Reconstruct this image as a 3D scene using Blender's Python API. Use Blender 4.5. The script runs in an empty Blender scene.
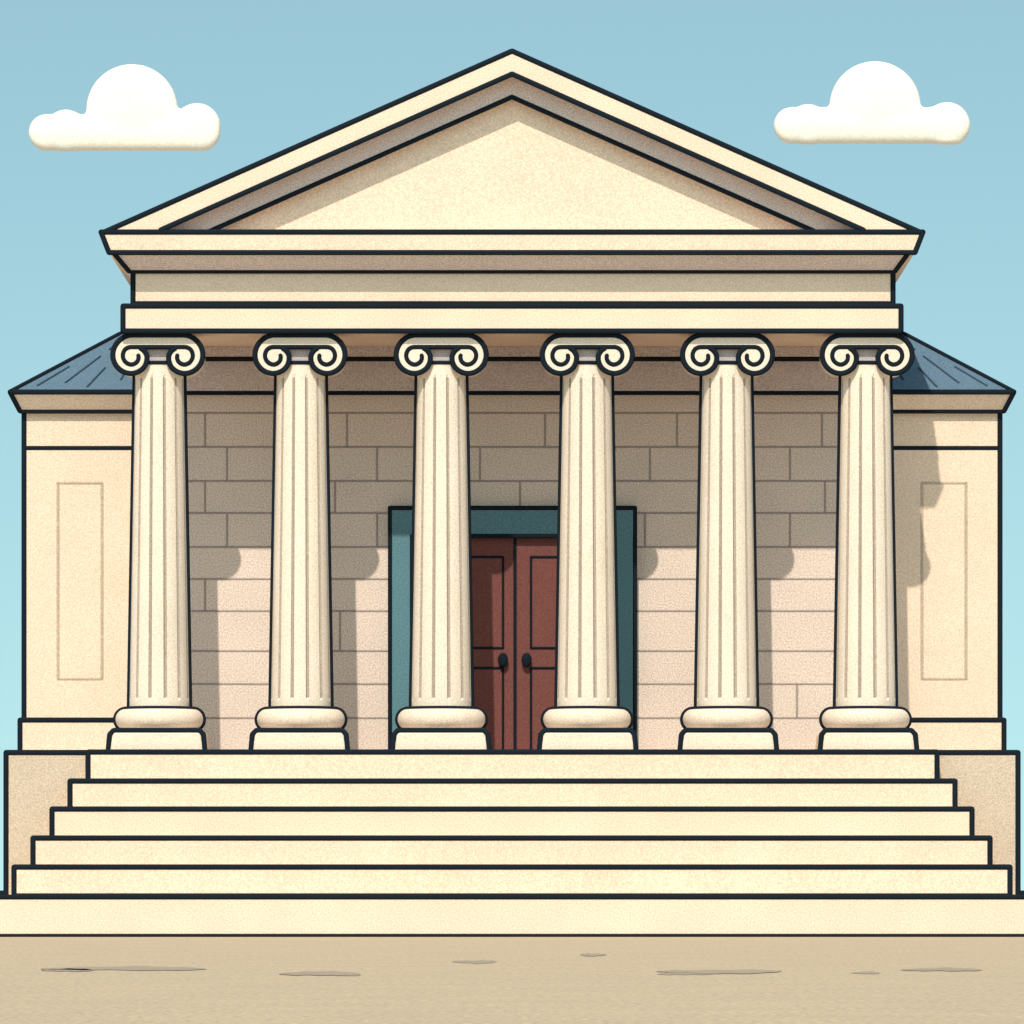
import bpy, math, random
from mathutils import Vector
random.seed(3)
S=0.02; D=110.0; ZC=0.94          # metres per elevation unit, viewing distance, eye height
def K(Y): return S*(1+Y/D)
def P(x,y,Y):
    k=K(Y); return Vector(((x-512)*k, Y, ZC+(890-y)*k))

# ---------------------------------------------------------------- materials
def mat(name,col,grain=0.28,scale=32,big=0.04,rough=0.95):
    m=bpy.data.materials.new(name); m.use_nodes=True
    nt=m.node_tree; N=nt.nodes; L=nt.links
    b=N['Principled BSDF']; b.inputs['Roughness'].default_value=rough
    b.inputs['Specular IOR Level'].default_value=0.05
    tc=N.new('ShaderNodeTexCoord')
    n=N.new('ShaderNodeTexNoise'); n.inputs['Scale'].default_value=scale; n.inputs['Detail'].default_value=2; n.inputs['Roughness'].default_value=0.8
    L.new(tc.outputs['Object'],n.inputs['Vector'])
    n2=N.new('ShaderNodeTexNoise'); n2.inputs['Scale'].default_value=0.7; n2.inputs['Detail'].default_value=4
    L.new(tc.outputs['Object'],n2.inputs['Vector'])
    r1=N.new('ShaderNodeMapRange'); r1.inputs[1].default_value=0.32; r1.inputs[2].default_value=0.68
    r1.inputs[3].default_value=1-grain; r1.inputs[4].default_value=1+grain*0.85
    L.new(n.outputs['Fac'],r1.inputs[0])
    r2=N.new('ShaderNodeMapRange'); r2.inputs[1].default_value=0.3; r2.inputs[2].default_value=0.7
    r2.inputs[3].default_value=1-big; r2.inputs[4].default_value=1+big
    L.new(n2.outputs['Fac'],r2.inputs[0])
    mu=N.new('ShaderNodeMath'); mu.operation='MULTIPLY'; L.new(r1.outputs[0],mu.inputs[0]); L.new(r2.outputs[0],mu.inputs[1])
    vm=N.new('ShaderNodeVectorMath'); vm.operation='SCALE'; vm.inputs[0].default_value=col; L.new(mu.outputs[0],vm.inputs['Scale'])
    L.new(vm.outputs[0],b.inputs['Base Color'])
    return m
LINE=mat('dark_trim',(0.010,0.016,0.025),0.05)
STONE=mat('cream_stone',(0.78,0.62,0.51),0.24)
STEP=mat('step_stone',(0.79,0.62,0.50),0.24)
COL=mat('column_stone',(0.775,0.665,0.575),0.2)
BASE=mat('column_base_stone',(0.76,0.63,0.53),0.24)
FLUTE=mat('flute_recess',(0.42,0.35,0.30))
CELLA=mat('ashlar_stone',(0.72,0.61,0.56),0.38)
JOINT=mat('mortar_joint',(0.38,0.32,0.30))
SHADEB=mat('grey_shaded_stone_band',(0.64,0.56,0.57),0.36)  # grey stone of the recessed bands, with some of their shade in the colour
PLINTH=mat('plinth_stone',(0.57,0.47,0.38),0.27)
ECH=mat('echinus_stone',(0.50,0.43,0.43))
SLATE=mat('slate_blue_roof',(0.11,0.18,0.26),0.38)
SEAM=mat('roof_seam',(0.05,0.09,0.14))
TEAL=mat('teal_door_frame',(0.11,0.23,0.29),0.3)
DOOR=mat('red_brown_door',(0.175,0.068,0.064),0.28)
PANEL=mat('wall_panel_moulding',(0.50,0.41,0.33))
GROUND=mat('sandy_ground',(0.53,0.415,0.30),0.32,scale=14,big=0.04)
STAIN=mat('dirt_patch_mat',(0.38,0.305,0.24),0.25,scale=14)
PAVE=mat('pavement_stone',(0.80,0.63,0.52),0.24)
CLOUD=mat('cloud_white',(0.84,0.80,0.76),0.10,scale=14,big=0.02)

# ---------------------------------------------------------------- builder
class B:
    def __init__(s): s.v=[]; s.f=[]; s.m=[]; s.sm=[]; s.mats=[]
    def mi(s,m):
        if m not in s.mats: s.mats.append(m)
        return s.mats.index(m)
    def add(s,vs,fs,m,smooth=False):
        o=len(s.v); s.v+= [tuple(v) for v in vs]; i=s.mi(m)
        for f in fs: s.f.append([o+a for a in f]); s.m.append(i); s.sm.append(smooth)
    def wbox(s,x0,x1,y0,y1,z0,z1,m):
        v=[(x,y,z) for x in(x0,x1) for y in(y0,y1) for z in(z0,z1)]
        s.add(v,[(0,1,3,2),(4,6,7,5),(0,4,5,1),(2,3,7,6),(0,2,6,4),(1,5,7,3)],m)
    def box(s,x0,x1,yt,yb,Y0,Y1,m,line=0.052,zb=None,edges='tblrd'):
        a=P(x0,yt,Y0); b=P(x1,yb,Y0); z0=b.z if zb is None else zb; z1=a.z
        s.wbox(a.x,b.x,Y0,Y1,z0,z1,m)
        if line:
            if 't' in edges: s.tube([(a.x,Y0,z1),(b.x,Y0,z1)],line)
            if 'b' in edges: s.tube([(a.x,Y0,z0),(b.x,Y0,z0)],line)
            if 'l' in edges: s.tube([(a.x,Y0,z0),(a.x,Y0,z1)],line)
            if 'r' in edges: s.tube([(b.x,Y0,z0),(b.x,Y0,z1)],line)
            if 'd' in edges:
                for x in(a.x,b.x): s.tube([(x,Y0,z1),(x,Y1,z1)],line*0.9)
    def frust(s,t,b,Y1,m,line=0.052,edges='tblr'):
        T0=P(t[0],t[2],t[3]);T1=P(t[1],t[2],t[3]);B0=P(b[0],b[2],b[3]);B1=P(b[1],b[2],b[3])
        v=[B0,B1,T1,T0]+[Vector((q.x,Y1,q.z)) for q in(B0,B1,T1,T0)]
        s.add(v,[(0,1,2,3),(5,4,7,6),(0,3,7,4),(1,5,6,2),(3,2,6,7),(0,4,5,1)],m)
        if line:
            if 't' in edges: s.tube([T0,T1],line)
            if 'b' in edges: s.tube([B0,B1],line)
            if 'l' in edges: s.tube([B0,T0],line)
            if 'r' in edges: s.tube([B1,T1],line)
    def tube(s,pts,r,m=None,ky=0.5,n=8,closed=False):
        m=m or LINE; pts=[Vector(p) for p in pts]
        if closed: pts=pts+[pts[0]]
        for a,b in zip(pts[:-1],pts[1:]):
            d=b-a
            if d.length<1e-5: continue
            d.normalize(); up=Vector((0,1,0)) if abs(d.y)<0.9 else Vector((0,0,1))
            u=d.cross(up).normalized(); w=d.cross(u)
            kk=ky if abs(d.y)<0.5 else 1
            vs=[]
            for c in(a,b):
                for i in range(n):
                    t=2*math.pi*i/n; o=(u*math.cos(t)+w*math.sin(t))*r
                    vs.append(c+Vector((o.x,o.y*kk,o.z)))
            s.add(vs,[(i,(i+1)%n,n+(i+1)%n,n+i) for i in range(n)],m,True)
        for c in pts:
            vs=[];fs=[];R=5
            for j in range(R):
                ph=math.pi*j/(R-1)
                for i in range(n):
                    t=2*math.pi*i/n
                    vs.append(c+Vector((r*math.sin(ph)*math.cos(t),r*ky*math.sin(ph)*math.sin(t),r*math.cos(ph))))
            for j in range(R-1):
                for i in range(n): fs.append((j*n+i,j*n+(i+1)%n,(j+1)*n+(i+1)%n,(j+1)*n+i))
            s.add(vs,fs,m,True)
    def prism(s,pts2,Y0,Y1,m,Yk=None):
        q=[P(x,y,Y0 if Yk is None else Yk) for x,y in pts2]; n=len(q)
        v=[(p.x,Y0,p.z) for p in q]+[(p.x,Y1,p.z) for p in q]
        s.add(v,[tuple(range(n)),tuple(range(2*n-1,n-1,-1))]+[(i,n+i,n+(i+1)%n,(i+1)%n) for i in range(n)],m)
    def lathe(s,cx,cy,prof,m,n=48,smooth=True):
        vs=[(cx+r*math.cos(2*math.pi*i/n),cy+r*math.sin(2*math.pi*i/n),z) for r,z in prof for i in range(n)]
        fs=[(j*n+i,j*n+(i+1)%n,(j+1)*n+(i+1)%n,(j+1)*n+i) for j in range(len(prof)-1) for i in range(n)]
        s.add(vs,fs,m,smooth)
    def ring(s,cx,cy,z,R,r,n=48):
        prof=[(R+r*math.cos(t),z+r*math.sin(t)) for t in [2*math.pi*i/8 for i in range(9)]]
        s.lathe(cx,cy,prof,LINE,n)
    def obj(s,name,parent=None):
        me=bpy.data.meshes.new(name); me.from_pydata(s.v,[],s.f)
        for m in s.mats: me.materials.append(m)
        me.polygons.foreach_set('material_index',s.m); me.polygons.foreach_set('use_smooth',s.sm)
        me.validate()
        import bmesh
        bm=bmesh.new(); bm.from_mesh(me); bmesh.ops.recalc_face_normals(bm,faces=bm.faces); bm.to_mesh(me); bm.free()
        o=bpy.data.objects.new(name,me); bpy.context.collection.objects.link(o)
        if parent: o.parent=parent
        return o
def empty(name):
    e=bpy.data.objects.new(name,None); bpy.context.collection.objects.link(e); return e

W=0.055
FLOOR=P(0,752,2.2).z
GTOP=P(0,897,0).z
YB=15.0
temple=empty('neoclassical_temple_building')

# ---------------------------------------------------------------- ground, pavement
g=B(); g.add([(-3000,-130,0),(3000,-130,0),(3000,6000,0),(-3000,6000,0)],[(0,1,2,3)],GROUND); g.obj('ground')
p=B(); p.wbox(-60,60,0,24,-0.05,GTOP,PAVE)
p.tube([(-60,0,GTOP),(60,0,GTOP)],0.05); p.tube([(-60,-0.01,0.01),(60,-0.01,0.01)],0.055)
p.tube([(-60,24,GTOP+0.08),(60,24,GTOP+0.08)],0.05)
p.wbox(-60,60,24,24.3,0,GTOP+0.08,PAVE)
p.obj('pavement')
st=B()
for (x,y,w,h) in [(125,969,82,1.9),(68,970.5,26,1.3),(320,974,40,2.1),(345,975,16,1.3),(475,962,22,1.6),(593,955,13,1.4),(720,972,62,1.9),(685,974,28,1.3),(866,973,14,1.2),(942,970,40,1.6)]:
    n=60; vs=[]
    for i in range(n):
        t=2*math.pi*i/n; rr=1+0.22*math.sin(3*t+x)+0.16*math.sin(9*t+y)
        px=x+w*math.cos(t)*(1+0.04*math.sin(5*t+x)); py=y+h*math.sin(t)*rr
        dist=ZC/((py-890)*S/D); vs.append(((px-512)*S*dist/D,dist-D,0.004+0.003*(w%7)/7))
    st.add(vs,[tuple(range(n))],STAIN)
st.obj('dirt_patches')

# ---------------------------------------------------------------- staircase
sc=B()
tops=[(14,1010,867,0.8),(33,990,838,1.15),(52,972,809,1.5),(70,955,781,1.85),(88,937,753,2.2)]
prev=GTOP
for i,(x0,x1,yt,Y) in enumerate(tops):
    a=P(x0,yt,Y); b=P(x1,yt,Y); zt=a.z if i<4 else FLOOR
    sc.wbox(a.x,b.x,Y,2.72,prev-0.006,zt,STEP)
    sc.tube([(a.x,Y,prev),(a.x,Y,zt),(b.x,Y,zt),(b.x,Y,prev)],W)
    for x in(a.x,b.x): sc.tube([(x,Y,zt),(x,2.6,zt)],W*0.8)
    if i==0: sc.tube([(a.x,Y,prev+0.02),(b.x,Y,prev+0.02)],W)
    prev=zt
sc.obj('stone_staircase')

# ---------------------------------------------------------------- platform
pl=B()
a=P(6,752,2.6); b=P(1018,752,2.6)
pl.wbox(a.x,b.x,2.6,YB+1,GTOP-0.01,FLOOR-0.003,PLINTH)
for q in(a.x,b.x):
    pl.tube([(q,2.6,GTOP),(q,2.6,FLOOR)],W); pl.tube([(q,2.6,FLOOR),(q,YB+1,FLOOR)],W)
pl.tube([(a.x,2.6,FLOOR),(b.x,2.6,FLOOR)],W)
pl.obj('platform',temple)

# ---------------------------------------------------------------- columns
CY=3.7; kc=K(CY)
ARCHZ=P(0,331,3.0).z
def spiral(cx,cy,keys,sgn):
    out=[]
    for (a0,r0),(a1,r1) in zip(keys[:-1],keys[1:]):
        for i in range(6):
            t=i/6; a=math.radians(a0+(a1-a0)*t); r=r0+(r1-r0)*t
            out.append((cx+sgn*r*math.cos(a),cy-r*math.sin(a)))
    a,r=keys[-1]; a=math.radians(a); out.append((cx+sgn*r*math.cos(a),cy-r*math.sin(a)))
    return out
def column(cx):
    c=B(); X=P(cx,0,CY).x; z=lambda y:P(0,y,CY).z
    # rounded square base block
    zt=z(731); rr_=0.09
    lv=[(48*kc,FLOOR+0.001),(47.5*kc,FLOOR+0.2),(46.5*kc,zt-rr_),(46*kc-rr_*0.3,zt-rr_*0.35),(46*kc-rr_,zt)]
    vs=[];fs=[];nc=6
    for h,zz in lv:
        for q in range(4):
            sx,sy=[(1,-1),(1,1),(-1,1),(-1,-1)][q]
            for i in range(nc):
                t=math.radians(-90+90*q+90*i/(nc-1)); cr=0.12
                vs.append((X+sx*(h-cr)+cr*math.cos(t),CY+sy*(h-cr)+cr*math.sin(t),zz))
    n4=4*nc
    for j in range(len(lv)-1):
        for i in range(n4): fs.append((j*n4+i,j*n4+(i+1)%n4,(j+1)*n4+(i+1)%n4,(j+1)*n4+i))
    fs.append(tuple((len(lv)-1)*n4+i for i in range(n4)))
    c.add(vs,fs,BASE)
    hw=46.5*kc; by=CY-48*kc
    c.tube([(X-48*kc,by+0.03,FLOOR+0.02),(X-46.5*kc,by+0.04,zt-0.1),(X-46*kc+0.07,by+0.06,zt-0.015),(X+46*kc-0.07,by+0.06,zt-0.015),(X+46.5*kc,by+0.04,zt-0.1),(X+48*kc,by+0.03,FLOOR+0.02)],W)
    # torus
    R=44*kc; h=(z(709)-z(730)); zm=(z(709)+z(730))/2; rr=h/2
    prof=[(R-rr+rr*math.cos(t),zm+rr*math.sin(t)) for t in [-math.pi/2+math.pi*i/12 for i in range(13)]]
    c.lathe(X,CY,[(0.2,prof[0][1])]+prof+[(0.2,prof[-1][1])],BASE)
    c.ring(X,CY,z(709)-0.01,R-rr+0.02,W)
    for sg in(-1,1):
        c.tube([(X+sg*(R-rr+rr*math.cos(t)),CY,zm+rr*math.sin(t)) for t in [-math.pi/2+math.pi*i/10 for i in range(11)]],W,ky=1)
    # shaft with narrow flutes
    zb,ztp=z(709),z(364); rb,rt=30*kc,24*kc
    NF=12; angs=[]
    for f in range(NF):
        a0=2*math.pi*(f+0.5)/NF; hwid=0.062
        angs+= [(a0-hwid,0),(a0,1),(a0+hwid,0)]
        for q in range(1,7): angs.append((a0+hwid+(2*math.pi/NF-2*hwid)*q/7,0))
    lev=[(0,0),(0.022,0),(0.03,1),(0.5,1),(0.955,1),(0.965,0),(1,0)]
    n=len(angs); vs=[]
    for t,gv in lev:
        r=rb+(rt-rb)*t; zz=zb+(ztp-zb)*t
        for a,gr in angs:
            q=r-(0.03 if gr and gv else 0); vs.append((X+q*math.cos(a),CY+q*math.sin(a),zz))
    f1=[];f2=[]
    for j in range(len(lev)-1):
        for i in range(n):
            i2=(i+1)%n; face=(j*n+i,j*n+i2,(j+1)*n+i2,(j+1)*n+i)
            gr=(angs[i][1] or angs[i2][1]) and lev[j][1] and lev[j+1][1]
            (f2 if gr else f1).append(face)
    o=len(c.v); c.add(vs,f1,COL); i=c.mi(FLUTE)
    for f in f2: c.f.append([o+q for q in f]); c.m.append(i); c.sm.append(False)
    for sg in(-1,1): c.tube([(X+sg*(rb+0.01),CY,zb),(X+sg*(rt+0.01),CY,ztp)],0.05,ky=1)
    # Ionic capital (scroll profile extruded front to back)
    YF=3.16; YR=4.1; kq=K(YF)
    def Q(dx,y,Y=YF):
        v=P(512+dx,y,YF); return (v.x+X,Y,v.z)
    okeys=[(90,20.5),(135,19.5),(180,19),(225,18.5),(270,18),(315,17),(360,15),(400,11.5)]
    ikeys=[(90,8.5),(135,9),(180,9),(225,9),(270,9),(315,8),(360,6.5),(395,4.5)]
    VX=26
    Lo=spiral(-VX,355.5,okeys,1); Ro=spiral(VX,355.5,okeys,-1)
    poly=Lo+[(-10,347.5),(10,347.5)]+Ro[::-1]
    nn=len(poly)
    v=[Q(x,y) for x,y in poly]+[Q(x,y,YR) for x,y in poly]
    c.add(v,[tuple(range(nn)),tuple(range(2*nn-1,nn-1,-1))]+[(i,nn+i,nn+(i+1)%nn,(i+1)%nn) for i in range(nn)],COL)
    yy=YF-0.005
    c.tube([Q(x,y,yy) for x,y in Lo],0.055,n=6)
    c.tube([Q(x,y,yy) for x,y in Ro],0.055,n=6)
    c.tube([Q(-VX,335,yy),Q(VX,335,yy)],0.055)
    for sg in(1,-1):
        I=spiral(-VX*sg,355.5,ikeys[:7],sg)
        c.tube([Q(0,347,yy)]+[Q(x,y,yy) for x,y in I],0.045,n=6)
    e0=Q(-15,349); e1=Q(15,362)
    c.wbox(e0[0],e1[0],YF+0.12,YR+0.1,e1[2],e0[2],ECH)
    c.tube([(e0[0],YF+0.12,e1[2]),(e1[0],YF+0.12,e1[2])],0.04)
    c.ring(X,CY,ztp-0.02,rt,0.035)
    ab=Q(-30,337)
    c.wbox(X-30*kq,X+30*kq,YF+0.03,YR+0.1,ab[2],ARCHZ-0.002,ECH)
    c.obj('ionic_column',temple)
for cx in(159.5,301,441.5,587,726.5,865.5): column(cx)

# ---------------------------------------------------------------- cella wall with ashlar joints
WY=6.5
w=B()
a=P(142,0,WY).x; b=P(884,0,WY).x
w.wbox(a,b,WY,YB,FLOOR-0.002,ARCHZ-0.002,CELLA)
def hj(y,x0,x1,r=0.024): q=P(x0,y,WY);z=P(x1,y,WY); w.tube([q,z],r,JOINT,ky=0.25,n=6)
def vj(x,y0,y1,r=0.024): w.tube([P(x,y0,WY),P(x,y1,WY)],r,JOINT,ky=0.25,n=6)
hy=[413,447,481,513,547,579,611,651,684,718]
for y in hy:
    if y<507: hj(y,146,880)
    else: hj(y,146,388); hj(y,638,880)
rows=list(zip([395]+hy,hy+[752]))
jo={1:[205,347,545,677,822],2:[227,377,480,650,790],3:[205,335,520,700,825],4:[227,377,645,790],5:[],6:[205],7:[340],8:[],9:[797],10:[]}
for i,(y0,y1) in enumerate(rows):
    for x in jo.get(i,[]): vj(x,y0,y1)
w.obj('portico_wall',temple)
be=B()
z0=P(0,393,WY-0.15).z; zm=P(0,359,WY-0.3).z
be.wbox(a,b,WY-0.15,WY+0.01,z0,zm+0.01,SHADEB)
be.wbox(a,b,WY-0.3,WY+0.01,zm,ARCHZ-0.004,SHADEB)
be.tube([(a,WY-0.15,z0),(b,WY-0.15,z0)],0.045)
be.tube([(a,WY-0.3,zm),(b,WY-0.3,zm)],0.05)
be.obj('wall_beam',temple)

# door
d=B()
d.box(390,412,508,752,6.28,WY+0.01,TEAL,0.045,zb=FLOOR+0.001,edges='l')
d.box(614,635,508,752,6.28,WY+0.01,TEAL,0.045,zb=FLOOR+0.001,edges='r')
q0=P(390,508,6.28);q1=P(635,508,6.28);qb=P(0,536,6.28).z
d.wbox(q0.x+0.002,q1.x-0.002,6.276,WY+0.01,qb,q0.z+0.002,TEAL)
d.tube([q0,q1],0.05)
i0=P(412,536,6.28);i1=P(614,536,6.28)
d.tube([(i0.x,6.27,FLOOR),(i0.x,6.27,i0.z),(i1.x,6.27,i1.z),(i1.x,6.27,FLOOR)],0.045)
d.obj('door_frame',temple)
d=B()
for (x0,x1) in((413,513.5),(516.5,613)):
    a_=P(x0,538,6.4); b_=P(x1,538,6.4)
    d.wbox(a_.x,b_.x,6.4,WY+0.01,FLOOR+0.01,a_.z,DOOR)
c0=P(515,538,6.37); d.wbox(c0.x-0.035,c0.x+0.035,6.385,WY,FLOOR+0.01,c0.z,LINE)
for (x0,x1) in((427,503),(531,603)):
    for (y0,y1) in((557,648),(668,772)):
        A=P(x0,y0,6.4);C=P(x1,y1,6.4); zb=max(C.z,FLOOR-0.05)
        pts=[(A.x,6.39,A.z),(C.x,6.39,A.z),(C.x,6.39,zb),(A.x,6.39,zb)]
        d.tube(pts,0.026,closed=True,ky=0.5,n=6)
for x in(503,526.5):
    k=P(x,660,6.3)
    vs=[];fs=[]
    for j in range(9):
        ph=math.pi*j/8
        for i in range(12):
            t=2*math.pi*i/12; vs.append((k.x+0.11*math.sin(ph)*math.cos(t),k.y+0.06*math.sin(ph)*math.sin(t),k.z+0.155*math.cos(ph)))
    for j in range(8):
        for i in range(12): fs.append((j*12+i,j*12+(i+1)%12,(j+1)*12+(i+1)%12,(j+1)*12+i))
    d.add(vs,fs,LINE,True)
    d.tube([(k.x,6.3,k.z),(k.x,6.42,k.z)],0.05)
d.obj('double_door',temple)

# ---------------------------------------------------------------- entablature
FF=2.53
e=B()
e.box(123,901,306,331,3.0,YB,STONE,W)
e.box(133,893,269,304,3.12,YB-0.1,STONE,W,edges='lr')
q0=P(133,303,3.12);q1=P(893,303,3.12); e.tube([q0,q1],0.04)
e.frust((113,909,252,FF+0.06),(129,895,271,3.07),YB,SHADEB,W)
e.frust((101,923,232,FF),(109,915,252.5,FF+0.02),YB+0.05,STONE,W)
e.obj('entablature',temple)

pd=B()
sl=182/410.0
def chev(ao,ai,Y0,Y1,m,yb=232):
    xo=(yb-ao)/sl; xi=(yb-ai)/sl
    for sg in(-1,1):
        pts=[(512+sg*xo,yb),(512,ao),(512,ai),(512+sg*xi,yb)]
        pd.prism(pts,Y0,Y1,m)
def rake(a,Y,yb=232,r=W):
    x=(yb-a)/sl; pd.tube([P(512-x,yb,Y),P(512,a,Y),P(512+x,yb,Y)],r)
chev(50,74,FF,YB,STONE)
rake(51,FF,yb=232); rake(74,FF-0.005,yb=230)
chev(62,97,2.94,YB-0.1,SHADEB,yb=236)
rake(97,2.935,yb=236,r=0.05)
x=(238-88)/sl
pd.prism([(512-x,238),(512,88),(512+x,238)],3.2,YB-0.2,STONE)
pd.obj('pediment',temple)
rf=B()
for sg in(-1,1):
    A=P(512+sg*412,231,FF);C=P(512,49,FF)
    vs=[(A.x,2.95,A.z),(C.x,2.95,C.z),(C.x,2.95,C.z+0.03),(A.x,2.95,A.z+0.03)]
    vs+=[(a,YB+0.1,c_) for a,_,c_ in vs]
    rf.add(vs,[(0,1,2,3),(7,6,5,4),(0,4,5,1),(3,2,6,7),(0,3,7,4),(1,5,6,2)],SLATE)
rf.obj('gable_roof',temple)

# ---------------------------------------------------------------- side wings
def wing(sg):
    m=lambda x: x if sg<0 else 1024-x
    b=B()
    def bx(x0,x1,*a,**k):
        X0,X1=sorted((m(x0),m(x1))); b.box(X0,X1,*a,**k)
    out='l' if sg<0 else 'r'
    WYY=6.62
    bx(24,155,410,752,WYY,YB-0.5,STONE,W,zb=FLOOR+0.001,edges=out)
    bx(20,155,720,752,WYY-0.22,YB-0.3,STONE,W,zb=FLOOR+0.002,edges='t'+out)
    b.tube([P(m(24),448,WYY),P(m(150),448,WYY)],0.045)
    t=(m(10),m(155),392,WYY-0.4); bb=(m(20),m(155),411,WYY-0.12)
    if sg>0: t=(t[1],t[0])+t[2:]; bb=(bb[1],bb[0])+bb[2:]
    b.frust(t,bb,YB-0.1,BASE,W,edges='tb'+out)
    A=P(m(58),483,WYY);C=P(m(102),679,WYY)
    b.tube([A,(C.x,WYY,A.z),C,(A.x,WYY,C.z)],0.03,PANEL,ky=0.3,n=6,closed=True)
    A=P(m(10),392,WYY-0.4);I=P(m(155),392,WYY-0.4);R=P(m(120),334,10.2);R2=Vector((P(m(155),0,10.2).x,10.2,R.z))
    A2=Vector((A.x,YB-0.1,A.z));I2=Vector((I.x,YB-0.1,A.z))
    b.add([A,I,R2,R,A2,I2],[(0,1,2,3),(0,3,4),(4,3,2,5),(0,4,5,1)],SLATE)
    b.tube([A,R],W); b.tube([R,R2],W); b.tube([R,A2],W)
    nrm=Vector((0,-0.5,0.8)).normalized()*0.012
    def slope(u,v):
        return A.lerp(I,u)*(1-v)+(R.lerp(R2,u))*v+nrm
    for u,v0,v1 in((0.12,0.1,0.42),(0.30,0.15,0.6),(0.30,0.72,0.9),(0.50,0.08,0.4),(0.50,0.55,0.9),(0.72,0.2,0.8)):
        b.tube([slope(u,v0),slope(u,v1)],0.022,SEAM,ky=0.5,n=6)
    b.obj('side_wing',temple)
wing(-1); wing(1)

# ---------------------------------------------------------------- clouds
def cloud(dome,bumps,row,yb,Y=60):
    import bmesh
    bm=bmesh.new(); k=K(Y)
    c=P(dome[0],yb,Y)
    x0,x1,rr=row
    blobs=[(x0+(x1-x0)*i/15,yb-rr,rr,0.30,None) for i in range(16)]
    blobs.append((*dome,0.31,rr*k*0.9))
    blobs+=[(x,y,r,0.30,None) for x,y,r in bumps]
    for x,y,r,dep,cut in blobs:
        q=P(x,y,Y)-c; res=bmesh.ops.create_icosphere(bm,subdivisions=4,radius=r*k)
        for v in res['verts']:
            dd=v.co.y/(r*k)
            # superelliptic depth: broad flat face, rounded rim
            dd=math.copysign(abs(dd)**0.6,dd)
            v.co=Vector((v.co.x+q.x,dd*dep,v.co.z+q.z))
            if cut and v.co.z<cut: v.co.z=cut+(v.co.z-cut)*0.05
            if v.co.z<0: v.co.z*=0.05
    me=bpy.data.meshes.new('cloud'); bm.to_mesh(me); bm.free(); me.materials.append(CLOUD)
    o=bpy.data.objects.new('cloud',me); o.location=c; bpy.context.collection.objects.link(o)
    r=o.modifiers.new('r','REMESH'); r.mode='VOXEL'; r.voxel_size=0.06; r.use_smooth_shade=True
    s=o.modifiers.new('s','SMOOTH'); s.factor=0.5; s.iterations=8
cloud((132,110,46),[(66,131,21.5),(197,127,24)],(47,202,18.5),151)
cloud((875,107,46),[(808,125,21),(947,125,23)],(792,952,18.5),144)

# ---------------------------------------------------------------- light, sky, camera
dv=Vector((0.17,1.0,-1.20))
sun=bpy.data.lights.new('sun','SUN'); sun.energy=3.85; sun.angle=math.radians(0.6); sun.color=(1.0,0.90,0.74)
so=bpy.data.objects.new('sun',sun); so.rotation_euler=dv.to_track_quat('-Z','Y').to_euler(); so.location=(-10,-40,50); bpy.context.collection.objects.link(so)
wd=bpy.data.worlds.new('World'); bpy.context.scene.world=wd; wd.use_nodes=True
N=wd.node_tree.nodes; L=wd.node_tree.links; bg=N['Background']; bg.inputs['Strength'].default_value=0.15
sky=N.new('ShaderNodeTexSky'); sky.sky_type='NISHITA'; sky.sun_disc=False
sky.sun_elevation=math.asin(1.20/dv.length); sky.sun_rotation=math.radians(180+math.degrees(math.atan2(0.17,1)))
tc=N.new('ShaderNodeTexCoord'); mp=N.new('ShaderNodeMapping'); mp.vector_type='POINT'; mp.inputs['Scale'].default_value=(1,1,0.85); mp.inputs['Location'].default_value=(0,0,0.165)
nz=N.new('ShaderNodeVectorMath'); nz.operation='NORMALIZE'
L.new(tc.outputs['Generated'],mp.inputs['Vector']); L.new(mp.outputs[0],nz.inputs[0]); L.new(nz.outputs[0],sky.inputs['Vector'])
tint=N.new('ShaderNodeVectorMath'); tint.operation='MULTIPLY'; tint.inputs[1].default_value=(1.10,1.24,0.94)
L.new(sky.outputs[0],tint.inputs[0]); L.new(tint.outputs[0],bg.inputs['Color'])
cam=bpy.data.cameras.new('camera'); cam.sensor_width=36; cam.lens=36*D/20.48; cam.shift_y=(890-512)/1024; cam.clip_end=20000; cam.clip_start=1
co=bpy.data.objects.new('camera',cam); co.location=(0,-D,ZC); co.rotation_euler=(math.radians(90),0,0)
bpy.context.collection.objects.link(co); sc_=bpy.context.scene; sc_.camera=co
sc_.view_settings.view_transform='Standard'; sc_.view_settings.look='None'; sc_.view_settings.exposure=0
